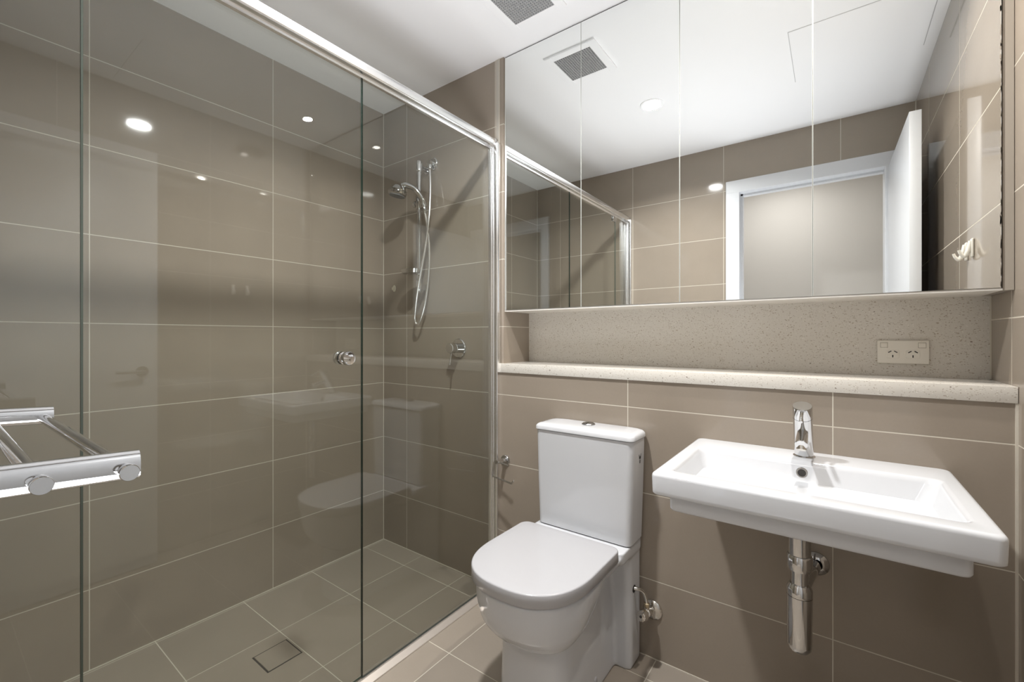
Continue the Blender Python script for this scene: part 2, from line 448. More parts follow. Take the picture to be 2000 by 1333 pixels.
# ------------------------------------------------------------------ mirror cabinet
CB = 1.2462; YM = 0.004
t = thing('mirror_cabinet', 'wall cabinet with four mirror doors reaching the ceiling above the shelf', 'mirror cabinet', (1.6, YN, CB))
bm = B()
XL, XE = 0.8475, 2.3495
box(bm, XL - 0.0035, XE + 0.002, YM + 0.0025, YN - 0.001, CB - 0.006, CB - 0.0008); box(bm, XL - 0.0035, XE + 0.002, YM + 0.022, YN - 0.001, CB - 0.001, CB + 0.012)      # floor panel
box(bm, XL - 0.0035, XL + 0.012, YM + 0.0035, YN - 0.001, CB - 0.004, H - 0.001)
box(bm, XE - 0.012, XE + 0.002, YM + 0.0195, YN - 0.001, CB - 0.004, H - 0.001)
box(bm, XL, XE, YN - 0.02, YN - 0.001, CB, H - 0.001)
obj('carcass', bm, 'cabinet_white', t, sm=False)
bm = B(); box(bm, XE + 0.0025, XR - 0.001, YM + 0.004, YN - 0.001, CB - 0.006, H - 0.001)
obj('filler_panel', bm, 'filler', t, sm=False)['label'] = 'narrow brown-grey filler panel against the right wall'
w = (XE - XL) / 4
for i in range(4):
    x0 = XL + i * w + 0.0006; x1 = XL + (i + 1) * w - 0.0006
    bm = B(); box(bm, x0, x1, YM + 0.0035, YM + 0.018, CB, H - 0.003)
    d = obj('cabinet_door', bm, 'cabinet_white', t, sm=False)
    bm = B(); box(bm, x0 + 0.0008, x1 - 0.0008, YM, YM + 0.0033, CB + 0.0005, H - 0.0035)
    for xa_, xb_ in ((x0, x0 + 0.0008), (x1 - 0.0008, x1)): box(bm, xa_, xb_, YM - 0.0001, YM + 0.0033, CB + 0.0005, H - 0.0035, 0, 3, 1)
    box(bm, x0, x1, YM - 0.0001, YM + 0.0033, H - 0.0050, H - 0.0035, 0, 3, 2)
    mo = obj('mirror_pane', bm, ['mirror', 'pane_edge', 'dark'], d, sm=False)
# worn silvering along the outer edges
def specks(x, side, z0, z1, n, xs, zs, par):
    bm = B()
    for _ in range(n):
        z = random.uniform(z0, z1); a = random.uniform(0.2, 1) * xs; b = random.uniform(.3, 1) * zs
        n_ = 7
        vs = [bm.verts.new((x + side * (a * (0.5 + 0.5 * math.cos(2 * PI * i / n_)) * random.uniform(.6, 1)), YM - 0.0002, z + b * math.sin(2 * PI * i / n_))) for i in range(n_)]
        f = bm.faces.new(vs)
    bmesh.ops.recalc_face_normals(bm, faces=bm.faces)
    r = bmesh.ops.extrude_face_region(bm, geom=bm.faces[:])
    bmesh.ops.translate(bm, verts=[v for v in r['geom'] if isinstance(v, bmesh.types.BMVert)], vec=(0, 0.0002, 0))
    bmesh.ops.recalc_face_normals(bm, faces=bm.faces)
    o = obj('tarnish', bm, 'filler', par, sm=False); o['label'] = 'grey-brown spots where the silver has lifted'; o['kind'] = 'stuff'
specks(XE - 0.0006, -1, 1.25, 2.3, 110, 0.0035, 0.012, mo)

# ------------------------------------------------------------------ shower screen
XG = 0.790
t = thing('shower_screen', 'clear glass shower screen with bright aluminium head rail', 'shower screen', (XG, -0.78, 0))
def pane(name, y0, y1, z0, z1, par, x=XG):
    bm = B(); box(bm, x - 0.003, x + 0.003, y0, y1, z0, z1)
    for f in bm.faces: f.material_index = 0 if abs(f.normal.x) > 0.5 else 1
    return obj(name, bm, ['glass', 'glass_edge'], par, sm=False)
GZ0, GZ1 = 0.022, 1.974
pane('fixed_pane', -0.686, -0.016, GZ0, GZ1, t)
gd = pane('glass_door', -1.343, -0.6895, GZ0 + 0.004, GZ1 - 0.006, t)
pane('side_pane', YO + 0.016, -1.3465, GZ0, GZ1, t)
bm = B(); box(bm, XG + 0.004, XG + 0.033, YO + 0.03, -0.030, 1.970, 2.003, 0.005, 3)
box(bm, XG - 0.006, XG + 0.008, YO + 0.03, -0.030, 1.964, 1.986, 0.001, 1)
obj('head_rail', bm, 'aluminium', t)
for y0, y1, nm in ((-0.032, -0.0045, 'wall_channel'), (YO + 0.001, YO + 0.03, 'wall_channel')):
    bm = B(); box(bm, XG - 0.004, XG + 0.021, y0, y1, 0.001, 1.987, 0.004, 3)
    box(bm, XG + 0.022, XG + 0.0415, y0, y1, 0.001, 1.987, 0.004, 3)
    yc = -0.036 if y0 > -1 else YO + 0.034
    box(bm, XG - 0.006, XG + 0.012, min(y0 + .002, yc), max(y1 - .002, yc), 0.002, 1.984, 0.002, 2)
    ch = obj(nm, bm, 'aluminium', t)
    bm = B()
    for s_ in (-1, 1):
        box(bm, XG + 0.018 + s_ * 0.009 - 0.003, XG + 0.018 + s_ * 0.009 + 0.003, y0 + 0.003, y1 - 0.002, 1.987, 2.007, 0.002, 2)
    obj('rail_bracket', bm, 'chrome', ch)
bm = B()
prof = [(-0.014, 0.0005), (-0.014, 0.021), (0.005, 0.021), (0.007, 0.0175), (0.0245, 0.004), (0.0255, 0.0005)]
loft(bm, [[(XG + x, y, z) for x, z in prof] for y in (YO + 0.032, -0.0375)])
obj('sill', bm, 'sill_alu', t, sm=False)['label'] = 'low sloping aluminium sill under the glass'
bm = B(); box(bm, XG - 0.001, XG + 0.0048, -0.690, -0.040, 0.0205, 0.0225)
obj('seal', bm, 'rubber', t, sm=False)
bm = B(); box(bm, XG - 0.0034, XG + 0.0034, -1.3462, -1.3426, 0.03, 1.965)
obj('seal', bm, 'seal_green', gd, sm=False)['label'] = 'dark green edge seal on the hinge side'
for yy in (-0.7545,):
    bm = B()
    lathe(bm, (XG + 0.003, yy, 1.0615), (1, 0, 0), [(0, 0), (0.0200, 0), (0.0200, 0.006), (0.0175, 0.009), (0.0175, 0.014), (0.0215, 0.018), (0.0215, 0.028), (0.0200, 0.031), (0.017, 0.0295), (0, 0.0295)], 40)
    lathe(bm, (XG - 0.003, yy, 1.0615), (-1, 0, 0), [(0, 0), (0.0200, 0), (0.0200, 0.006), (0.0175, 0.009), (0.0175, 0.012), (0.0205, 0.015), (0.0205, 0.022), (0.019, 0.0245), (0, 0.0235)], 40)
    obj('door_knob', bm, 'chrome', gd)
for z0, z1 in ((1.930, 1.968), (0.023, 0.058)):
    bm = B(); box(bm, XG - 0.0095, XG + 0.0095, -1.343, -1.298, z0, z1, 0.004, 3)
    obj('pivot_hinge', bm, 'chrome', gd)

# ------------------------------------------------------------------ shower rail, hand shower, mixer
t = thing('shower_rail', 'chrome shower rail with slider on the tiled shower wall', 'shower rail', (0.354, 0, 1.36))
RX, RY = 0.354, -0.055
bm = B(); cyl(bm, (RX, RY, 1.375), (RX, RY, 1.985), 0.0108, 0.001); obj('rail', bm, 'chrome', t)
bm = B(); lathe(bm, (RX, RY, 1.952), (0, 0, 1), [(0, 0), (0.012, 0.0), (0.0165, 0.006), (0.0165, 0.046), (0.0135, 0.055), (0, 0.057)])
cyl(bm, (RX, RY, 1.976), (RX, -0.001, 1.976), 0.013, 0.002); cyl(bm, (RX, -0.006, 1.976), (RX, -0.0005, 1.976), 0.021, 0.002)
obj('wall_bracket', bm, 'chrome', t)
bm = B(); lathe(bm, (RX, RY, 1.352), (0, 0, 1), [(0, 0), (0.009, 0.001), (0.0145, 0.012), (0.0150, 0.052), (0.0110, 0.062), (0, 0.063)])
box(bm, RX - 0.011, RX + 0.011, RY, -0.001, 1.362, 1.392, 0.005, 3)
obj('wall_bracket', bm, 'chrome', t)
bm = B()
cyl(bm, (RX, RY, 1.765), (RX, RY, 1.825), 0.0170, 0.004)
cyl(bm, (RX - 0.026, RY, 1.795), (RX + 0.022, RY - 0.006, 1.793), 0.0125, 0.003)
lathe(bm, (RX - 0.022, RY, 1.795), (-1, 0, 0), [(0, 0), (0.0155, 0), (0.017, 0.006), (0.0145, 0.015), (0, 0.017)])
lathe(bm, (RX + 0.046, -0.066, 1.764), (-0.25, -0.2, 1), [(0.0085, 0), (0.0165, 0.0), (0.0185, 0.022), (0.0185, 0.036), (0.012, 0.037)])
cyl(bm, (RX + 0.010, RY, 1.792), (RX + 0.042, -0.066, 1.782), 0.012, 0.002)
obj('slider', bm, 'chrome', t)
bm = B()   # soap dish
rings = []
for z, s_ in ((1.438, 0.72), (1.442, 0.9), (1.460, 1.0), (1.460, 0.94), (1.448, 0.8)):
    rings.append([(RX - 0.012 + 0.058 * s_ * math.cos(a), -0.098 + 0.040 * s_ * math.sin(a), z) for a in [2 * PI * i / 32 for i in range(32)]])
loft(bm, rings); obj('soap_dish', bm, 'chrome', t)
bm = B(); cyl(bm, (RX, RY, 1.438), (RX, RY, 1.468), 0.0165, 0.003); box(bm, RX - 0.012, RX + 0.012, -0.085, RY, 1.443, 1.457, 0.003, 2)
obj('dish_clamp', bm, 'chrome_worn', t)
bm = B()   # wall elbow
lathe(bm, (0.399, -0.0005, 1.998), (0, -1, 0), [(0, 0), (0.031, 0), (0.031, 0.005), (0.027, 0.009), (0.012, 0.010), (0.012, 0.03), (0.0105, 0.034), (0, 0.034)])
cyl(bm, (0.399, -0.024, 1.994), (0.4, -0.026, 1.962), 0.0088, 0.001)
obj('water_elbow', bm, 'chrome', t)

t = thing('hand_shower', 'chrome hand shower with hose hanging on the rail slider', 'hand shower', (0.40, -0.066, 1.78))
hc = Vector((0.309, -0.152, 1.838))
ax = Vector((-0.16, -0.10, -1)).normalized()
bm = B()
lathe(bm, hc - ax * 0.022, ax, [(0, -0.012), (0.014, -0.0115), (0.029, -0.004), (0.037, 0.008), (0.0435, 0.016), (0.0435, 0.019), (0.0405, 0.021), (0.0450, 0.026), (0.0450, 0.036), (0.039, 0.041), (0, 0.041)], 40)
hd = obj('shower_head', bm, 'chrome', t)
bm = B(); lathe(bm, hc - ax * 0.022, ax, [(0.0385, 0.0405), (0.0375, 0.0455), (0.0, 0.0465)], 40)
obj('spray_face', bm, 'spray', hd)['label'] = 'dark grey spray face'
hp = spline([hc - ax * 0.024 + Vector((0.012, 0.012, 0.003)), (0.345, -0.126, 1.868), (0.378, -0.102, 1.848), (0.400, -0.080, 1.806), (0.404, -0.068, 1.765)], 8)
bm = B(); n = len(hp)
tube(bm, hp, [0.0155 - 0.0058 * i / (n - 1) for i in range(n)], 20)
cyl(bm, hp[-1], hp[-1] + Vector((0.001, 0.003, -0.032)), 0.0098, 0.001)
obj('handle', bm, 'chrome', t)
# the hose: from the elbow down in a long loop and back up to the handle (measured points, each with its own depth)
hs = [((0.400, -0.026, 1.964)), ((0.4115, -0.034, 1.90)), ((0.4215, -0.045, 1.80)), ((0.4235, -0.056, 1.70)), ((0.412, -0.066, 1.58)), ((0.388, -0.070, 1.47)), ((0.358, -0.068, 1.36)), ((0.331, -0.060, 1.265)), ((0.320, -0.054, 1.218)), ((0.327, -0.049, 1.193)), ((0.347, -0.045, 1.205)), ((0.380, -0.042, 1.290)), ((0.404, -0.040, 1.42)), ((0.4125, -0.042, 1.56)), ((0.410, -0.052, 1.67)), ((0.405, -0.064, 1.737))]
bm = B(); tube(bm, spline(hs, 12), 0.0062, 12)
obj('hose', bm, 'aluminium', t)

t = thing('shower_mixer', 'round chrome mixer tap with pin lever on the shower wall', 'shower mixer', (0.573, 0, 1.074))
mc = Vector((0.573, 0, 1.074))
bm = B(); lathe(bm, mc + Vector((0, -0.0005, 0)), (0, -1, 0), [(0, 0), (0.046, 0), (0.046, 0.004), (0.043, 0.008), (0, 0.008)], 48); obj('wall_plate', bm, 'chrome', t)
bm = B(); lathe(bm, mc + Vector((0, -0.008, 0)), (0, -1, 0), [(0, 0), (0.023, 0), (0.023, 0.024), (0.0215, 0.026), (0.023, 0.028), (0.023, 0.056), (0.0215, 0.058), (0, 0.058)], 36); obj('cartridge_body', bm, 'chrome', t)
bm = B(); cyl(bm, mc + Vector((0.0, -0.052, -0.020)), mc + Vector((0.003, -0.066, -0.078)), 0.0042, 0.001); obj('lever', bm, 'chrome', t)

bm = B(); lathe(bm, (0.0915, -0.0003, 1.392), (0, -1, 0), [(0, 0), (0.0135, 0), (0.0125, 0.0015), (0, 0.0018)], 24, 1.0, 1.35)
box(bm, 0.072, 0.082, -0.0015, -0.0003, 1.385, 1.399, 0.0005, 1)
tag(obj('adhesive_pad', bm, 'adhesive', loc=(0.0915, 0, 1.392)), 'small cream adhesive spot on the shower wall below the soap dish', 'adhesive pad')

# floor drain
t = thing('floor_drain', 'square tile insert drain with dark gap in the shower floor', 'floor drain', (0.4375, -0.787, 0))
x0, x1, y0, y1 = 0.380, 0.4955, -0.847, -0.727
bm = B()
box(bm, x0, x1, y0, y1, 0.0, 0.0006); obj('drain_gap', bm, 'dark', t, sm=False)['label'] = 'dark channel around the insert'
bm = B(); box(bm, x0 + .005, x1 - .004, y0 + .005, y1 - .005, 0.0, 0.0022, 0.0004, 1); box(bm, x0+.0065, x1-.0055, y0+.0065, y1-.0065, 0.0, 0.0026); 
obj('tile_insert', bm, simple('drain_tile', (0.315, 0.272, 0.225), 0.3), t)

# ------------------------------------------------------------------ basin, tap, trap
BX0, BX1, BYF, BZ = 1.6605, 2.2600, -0.4765, 0.795
def basin():
    bm = B()
    r = 0.016
    R = []
    for z, ins in ((0.7415, 0.012), (0.7385, 0.004)): pass
    def out(ins, z, rr=r): return rrect(BX0 + ins, BX1 - ins, BYF + ins, YW - 0.0005, rr, z, 7)
    R.append(rrect(1.692, 2.228, -0.452, YW - 0.0005, 0.02, 0.7420, 7))
    R.append(out(0.010, 0.7410)); R.append(out(0.0035, 0.7425)); R.append(out(0.0012, 0.7455)); R.append(out(0.001, 0.752))
    R.append(out(0.0, 0.786)); R.append(out(0.0010, 0.7905)); R.append(out(0.0035, 0.7935)); R.append(out(0.0075, 0.795)); R.append(out(0.010, 0.795))
    ix0, ix1, iy0, iy1 = 1.694, 2.226, -0.430, -0.132
    def inn(ins, z, rr): return rrect(ix0 + ins, ix1 - ins, iy0 + ins, iy1 - ins, rr, z, 7)
    R.append(rrect(ix0 - 0.004, ix1 + 0.004, iy0 - 0.004, iy1 + 0.004, 0.022, 0.7950, 7))
    R.append(inn(0.0, 0.7940, 0.022)); R.append(inn(0.004, 0.7905, 0.024)); R.append(inn(0.008, 0.782, 0.026))
    R.append(inn(0.024, 0.735, 0.030)); R.append(inn(0.031, 0.724, 0.032)); R.append(inn(0.045, 0.7185, 0.034))
    R.append(inn(0.10, 0.7155, 0.034)); R.append(rrect(1.94, 1.98, -0.30, -0.26, 0.0199, 0.713, 7))
    loft(bm, R, True, True)
    # deeper rectangular underside
    U = []
    for ins, z in ((0.0, 0.7425), (0.0, 0.708), (0.002, 0.703), (0.007, 0.7), (0.03, 0.6995)):
        U.append(rrect(1.697 + ins, 2.223 - ins, -0.450 + ins, YW - 0.0005, 0.014, z, 7))
    loft(bm, U[::-1], True, True)
    return bm
t = thing('wash_basin', 'white rectangular wall hung ceramic basin under the stone shelf', 'wash basin', (1.96, YW, 0.70))
obj('bowl', basin(), 'ceramic', t, autos=50)
bm = B(); lathe(bm, (1.955, -0.1425, 0.764), (0, -1, 0.25), [(0.0088, 0), (0.0105, 0.0), (0.0150, -0.0015), (0.0150, 0.0015), (0.0125, 0.0045), (0.0095, 0.0045), (0.0088, 0.0)], 32)
ov = obj('overflow_ring', bm, 'chrome', t)
bm = B(); cyl(bm, (1.955, -0.1425, 0.764), (1.955, -0.1475, 0.76525), 0.0094); obj('overflow_hole', bm, 'dark', ov)
bm = B(); lathe(bm, (1.96, -0.280, 0.7125), (0, 0, 1), [(0, 0.004), (0.018, 0.004), (0.019, 0.003), (0.022, 0.003), (0.027, 0.0038), (0.029, 0.002), (0.029, 0)], 32); obj('waste', bm, 'chrome', t)

t = thing('basin_mixer', 'slanted chrome basin tap with pin lever on the basin ledge', 'tap', (1.957, -0.082, BZ))
p0 = Vector((1.957, -0.076, BZ)); p1 = Vector((1.956, -0.146, 0.944)); ad = (p1 - p0).normalized()
bm = B(); lathe(bm, (1.957, -0.078, BZ), (0, 0, 1), [(0, 0), (0.0265, 0), (0.0265, 0.002), (0.024, 0.0035), (0, 0.0035)], 40); obj('base_ring', bm, 'chrome', t)
bm = B()
L = (p1 - p0).length
a, b, d = frame_of(ad)
rings = []
# sleeve cut level at its foot
for h in (0.0, 1.0):
    pc = p0.lerp(p1, 0) if h == 0 else p0 + ad * (L - 0.036)
    ring = []
    for i in range(40):
        v = a * 0.0225 * math.cos(2 * PI * i / 40) + b * 0.0225 * math.sin(2 * PI * i / 40)
        q = pc + v
        if h == 0: q = q + ad * ((BZ + 0.002 - q.z) / ad.z)
        ring.append(q)
    rings.append(ring)
loft(bm, rings); obj('tap_body', bm, 'chrome', t)
bm = B(); lathe(bm, p0 + ad * (L - 0.035), ad, [(0, 0), (0.0225, 0.0), (0.0225, 0.033), (0.0215, 0.035), (0, 0.0355)], 40); cap = obj('lever_cap', bm, 'chrome', t)
q0 = p0 + ad * (L - 0.015) + Vector((0, -0.020, 0))
bm = B(); cyl(bm, q0, q0 + Vector((0.0, -0.050, -0.020)), 0.0042, 0.001); obj('lever', bm, 'chrome', cap)
s0 = p0 + ad * 0.090
sd = Vector((0, -1, -0.30)).normalized()
bm = B(); lathe(bm, s0, sd, [(0, 0), (0.0125, 0.01), (0.0138, 0.082), (0.0145, 0.086), (0.0145, 0.089), (0.0130, 0.090), (0, 0.090)], 32, 1.0, 0.85); sp_ = obj('spout', bm, 'chrome', t)
bm = B(); lathe(bm, s0 + sd * 0.078 + Vector((0, 0, -0.004)), (0, -0.35, -1), [(0, 0), (0.011, 0), (0.011, 0.014), (0.0095, 0.016), (0.0085, 0.014), (0, 0.013)], 28); obj('aerator', bm, 'chrome_worn', sp_)

t = thing('bottle_trap', 'chrome bottle trap hanging under the white basin', 'bottle trap', (1.953, -0.205, 0.326))
TX, TY = 1.953, -0.205
def seg(name, prof, mat='chrome'):
    bm = B(); lathe(bm, (TX, TY, 0), (0, 0, 1), prof, 40); return obj(name, bm, mat, t)
seg('tailpipe', [(0, 0.570), (0.0245, 0.571), (0.0250, 0.573), (0.0250, 0.6990), (0, 0.6995)])
seg('nut', [(0, 0.530), (0.0200, 0.530), (0.0265, 0.5335), (0.0285, 0.545), (0.0285, 0.568), (0.0265, 0.5715), (0, 0.5715)])
seg('neck', [(0, 0.485), (0.0188, 0.485), (0.0188, 0.531), (0, 0.531)])
seg('collar', [(0, 0.468), (0.0285, 0.468), (0.0290, 0.470), (0.0285, 0.486), (0.0225, 0.497), (0.0190, 0.4975), (0, 0.4975)])
seg('trap_cup', [(0, 0.3255), (0.012, 0.326), (0.022, 0.3285), (0.0262, 0.335), (0.0275, 0.345), (0.0285, 0.467), (0, 0.467)])
bm = B(); cyl(bm, (TX + 0.004, TY, 0.483), (TX + 0.030, YW - 0.001, 0.478), 0.0155, 0.001); obj('outlet_pipe', bm, 'chrome', t)
bm = B(); lathe(bm, (TX + 0.029, YW - 0.0005, 0.478), (0, -1, 0), [(0, 0), (0.033, 0), (0.0325, 0.003), (0.026, 0.009), (0.0165, 0.012), (0.0165, 0.010)], 36); obj('wall_flange', bm, 'chrome', t)

# ------------------------------------------------------------------ toilet
CX, PXC = 1.2985, 1.2900
t = thing('toilet', 'white close coupled toilet with closed lid left of the basin', 'toilet', (PXC, -0.3, 0))
def dshape(xc, hw, y0, l, yb, n, z, rb=0.03, ins=0.0, N=40):
    hw -= ins; l -= ins; yb -= ins
    out = []
    for i in range(N + 1):                       # front curve from right side round to left side
        a = PI * i / N
        c, s_ = math.cos(a), math.sin(a)
        x = hw * math.copysign(abs(c) ** (2 / n), c); y = -l * abs(s_) ** (2 / n)
        out.append((xc + x, y0 + y, z))
    for i in range(7):
        a = PI - (PI / 2) * i / 6 
        out.append((xc - hw + rb + rb * math.cos(a), yb - rb + rb * math.sin(a), z))
    for i in range(7):
        a = PI / 2 - (PI / 2) * i / 6
        out.append((xc + hw - rb + rb * math.cos(a), yb - rb + rb * math.sin(a), z))
    return out
# pan: pedestal + bowl + rear shroud, fused
bm = B()
W = -0.016
loft(bm, [dshape(PXC + 0.006, hw, y0, l, W, 3.0, z, 0.01) for z, hw, y0, l in ((0.0, 0.122, -0.40, 0.100), (0.05, 0.120, -0.40, 0.098), (0.2, 0.116, -0.40, 0.092), (0.37, 0.104, -0.38, 0.07))])
def oval(xc, yc, rx, rf, rbk, z, n=2.3, N=56):
    out = []
    for i in range(N):
        a = 2 * PI * i / N; c, s_ = math.cos(a), math.sin(a)
        x = rx * math.copysign(abs(c) ** (2 / n), c)
        y = (rf if s_ < 0 else rbk) * math.copysign(abs(s_) ** (2 / n), s_)
        out.append((xc + x, yc + y, z))
    return out
secs = [(0.238, 0.085, -0.450, 0.045, 0.02), (0.245, 0.124, -0.445, 0.086, 0.05), (0.258, 0.140, -0.440, 0.110, 0.08), (0.278, 0.153, -0.43, 0.138, 0.11), (0.30, 0.164, -0.42, 0.162, 0.14), (0.33, 0.172, -0.41, 0.182, 0.17), (0.36, 0.178, -0.405, 0.193, 0.21), (0.385, 0.181, -0.40, 0.200, 0.26), (0.4085, 0.183, -0.395, 0.209, 0.30)]
loft(bm, [oval(PXC, yc, rx, rf, rb_, z, 2.3) for z, rx, yc, rf, rb_ in secs])
# shoulders running back to the cistern
loft(bm, [rrect(PXC - hw, PXC + hw, yf, W, 0.02, z) for z, hw, yf in ((0.345, 0.120, -0.24), (0.37, 0.160, -0.27), (0.39, 0.178, -0.30), (0.4085, 0.183, -0.34))])
loft(bm, [rrect(PXC - 0.180, PXC + 0.186, -0.20, W, 0.02, z) for z in (0.385, 0.4235)])
loft(bm, [rrect(PXC - 0.176, PXC + 0.183, yf, W, 0.022, z) for z, yf in ((0.0, -0.122), (0.25, -0.122), (0.36, -0.135), (0.424, -0.16))])
pan = obj('pan', bm, 'ceramic', t)
rm = pan.modifiers.new('fuse', 'REMESH'); rm.mode = 'VOXEL'; rm.voxel_size = 0.0045; rm.use_smooth_shade = True
smo = pan.modifiers.new('soften', 'SMOOTH'); smo.factor = 0.5; smo.iterations = 9
# seat and lid
LZ = 0.4495
sd_ = dict(xc=PXC - 0.003, hw=0.1885, y0=-0.395, l=0.213, yb=-0.205, n=2.45)
bm = B()
loft(bm, [dshape(z=z, ins=i, **sd_) for z, i in ((0.4090, 0.012), (0.4090, 0.005), (0.4120, 0.004), (0.4140, 0.004))])
obj('seat', bm, 'seat_plastic', t)
bm = B()
loft(bm, [dshape(z=z, ins=i, **sd_) for z, i in ((0.4138, 0.004), (0.4138, 0.0012), (0.4150, 0.0), (0.4455, 0.0006), (0.4478, 0.0016), (0.4490, 0.0035), (0.4496, 0.0065), (0.4506, 0.03), (0.4514, 0.07), (0.4517, 0.12))])
obj('seat_lid', bm, 'seat_plastic', t, autos=60)
bm = B()
for sx in (-1, 1):
    bm = B(); cyl(bm, (PXC + sx * 0.075 - 0.02, -0.205, 0.432), (PXC + sx * 0.075 + 0.02, -0.205, 0.432), 0.007, 0.002)
    obj('hinge', bm, 'chrome_worn', t)
# cistern
def cis(z, hw, yf, ins=0.0): return rrect(CX - hw + ins, CX + hw - ins, yf + ins, -0.017 - ins * .3, 0.022, z, 8)
bm = B()
loft(bm, [cis(0.4255, 0.181, -0.145, 0.004), cis(0.428, 0.181, -0.145), cis(0.60, 0.187, -0.146), cis(0.757, 0.191, -0.147), cis(0.7765, 0.191, -0.147), cis(0.778, 0.191, -0.147, 0.002)])
ci = obj('cistern', bm, 'ceramic', t, autos=50)
bm = B()
loft(bm, [cis(0.7792, 0.192, -0.150, 0.003), cis(0.7805, 0.195, -0.152), cis(0.792, 0.1945, -0.1515), cis(0.797, 0.1925, -0.1495, 0.002), cis(0.8005, 0.1885, -0.145, 0.004), cis(0.8022, 0.176, -0.135, 0.006), cis(0.803, 0.15, -0.12, 0.012)])
ld = obj('cistern_lid', bm, 'ceramic', t, autos=60)
bm = B()
bc = Vector((1.290, -0.066, 0.8030))
lathe(bm, bc, (0, 0, 1), [(0, 0), (0.0245, 0), (0.0245, 0.0025), (0.0225, 0.0045), (0.021, 0.0035), (0, 0.0035)], 40)
bt = obj('flush_button', bm, 'brushed', ld)
for sx in (-1, 1):
    bm = B(); N = 16
    pts = [(bc.x + 0.0022 * sx + 0.018 * sx * math.sin(PI * i / N), bc.y + 0.0185 * math.cos(PI * i / N)) for i in range(N + 1)]
    loft(bm, [[(x, y, bc.z + z) for x, y in pts] for z in (0.003, 0.0062)])
    obj('button_half', bm, 'brushed', bt)
# water rating mark on the side of the cistern
bm = B()
xs = CX + 0.1895
def stroke(y0, z0, y1, z1, w=0.0016):
    q = bmesh.new(); bmesh.ops.create_cube(q, size=1)
    L = math.hypot(y1 - y0, z1 - z0); an = math.atan2(z1 - z0, y1 - y0)
    bmesh.ops.transform(q, matrix=Matrix.Translation((xs, (y0 + y1) / 2, (z0 + z1) / 2)) @ Matrix.Rotation(an, 4, 'X') @ Matrix.Diagonal((0.0022, L, w, 1)), verts=q.verts)
    merge(bm, q)
yc, zc = -0.075, 0.715
for a_, b_ in (((-.0095, .011), (-.0045, -.006)), ((-.0045, -.006), (0, .005)), ((0, .005), (.0045, -.006)), ((.0045, -.006), (.0095, .011))):
    stroke(yc + a_[0], zc + a_[1], yc + b_[0], zc + b_[1], 0.0028)
stroke(yc - .006, zc - .0105, yc + .006, zc - .0105, 0.002); stroke(yc - .006, zc - .015, yc + .006, zc - .015, 0.0014); stroke(yc - .005, zc - .0185, yc + .005, zc - .0185, 0.001)
obj('rating_mark', bm, 'mark', ci, sm=False)['label'] = 'small black letter W stamp on the cistern side'
bm = B(); lathe(bm, (PXC + 0.122, -0.27, 0.040), (1, 0, 0.1), [(0, 0.009), (0.006, 0.008), (0.009, 0.004), (0.0095, 0), (0.0095, -0.012)], 24, 1.0, 1.3)
obj('screw_cap', bm, 'seat_plastic', t)
bm = B(); cyl(bm, (PXC + 0.178, -0.090, 0.266), (PXC + 0.1845, -0.090, 0.266), 0.0125)
obj('inlet_hole', bm, 'dark', t)

# stop valve
t = thing('stop_valve', 'small chrome stop valve on the wall right of the toilet', 'stop valve', (1.512, YW, 0.17))
v0 = Vector((1.512, YW - 0.0005, 0.172)); v1 = Vector((1.503, -0.108, 0.190)); vd = (v1 - v0).normalized()
bm = B(); lathe(bm, v0, (0, -1, 0), [(0, 0), (0.034, 0), (0.0335, 0.003), (0.028, 0.008), (0.014, 0.012), (0, 0.012)], 36); obj('wall_flange', bm, 'chrome_worn', t)
bm = B(); lathe(bm, v0, vd, [(0, 0), (0.0105, 0), (0.0105, 0.03), (0.014, 0.032), (0.014, 0.052), (0.010, 0.054), (0.0085, 0.07), (0, 0.07)], 24)
vb = v0 + vd * 0.042
cyl(bm, vb, vb + Vector((-0.002, -0.004, 0.030)), 0.0085, 0.001); obj('valve_body', bm, 'chrome_worn', t)
bm = B(); lathe(bm, vb + Vector((-0.002, -0.004, 0.022)), (0, 0, 1), [(0, 0), (0.0105, 0), (0.0105, 0.012), (0.008, 0.014), (0, 0.014)], 6); obj('nut', bm, 'brass', t)
bm = B()
prof = []
kb = v0 + vd * 0.066; a, b, d = frame_of(vd); N = 48
rings = []
for h, s_ in ((0, 0.85), (0.003, 1.0), (0.022, 1.0), (0.027, 0.9), (0.0285, 0.7)):
    rings.append([kb + d * h + (a * math.cos(2 * PI * i / N) + b * math.sin(2 * PI * i / N)) * 0.0172 * s_ * (1 + 0.05 * math.cos(12 * 2 * PI * i / N)) for i in range(N)])
loft(bm, rings); kn = obj('valve_knob', bm, 'chrome_worn', t)
bm = B(); cyl(bm, kb + d * 0.0283, kb + d * 0.0300, 0.0045); obj('knob_screw', bm, 'dark', kn)
bm = B(); u = vb + Vector((-0.002, -0.004, 0.03))
tube(bm, spline([u, u + Vector((0, 0, 0.012)), (1.500, -0.066, 0.249), (1.490, -0.078, 0.263), (1.474, -0.088, 0.2665), (1.462, -0.0905, 0.2665)], 8), 0.0060, 16)
obj('supply_pipe', bm, 'chrome_worn', t)

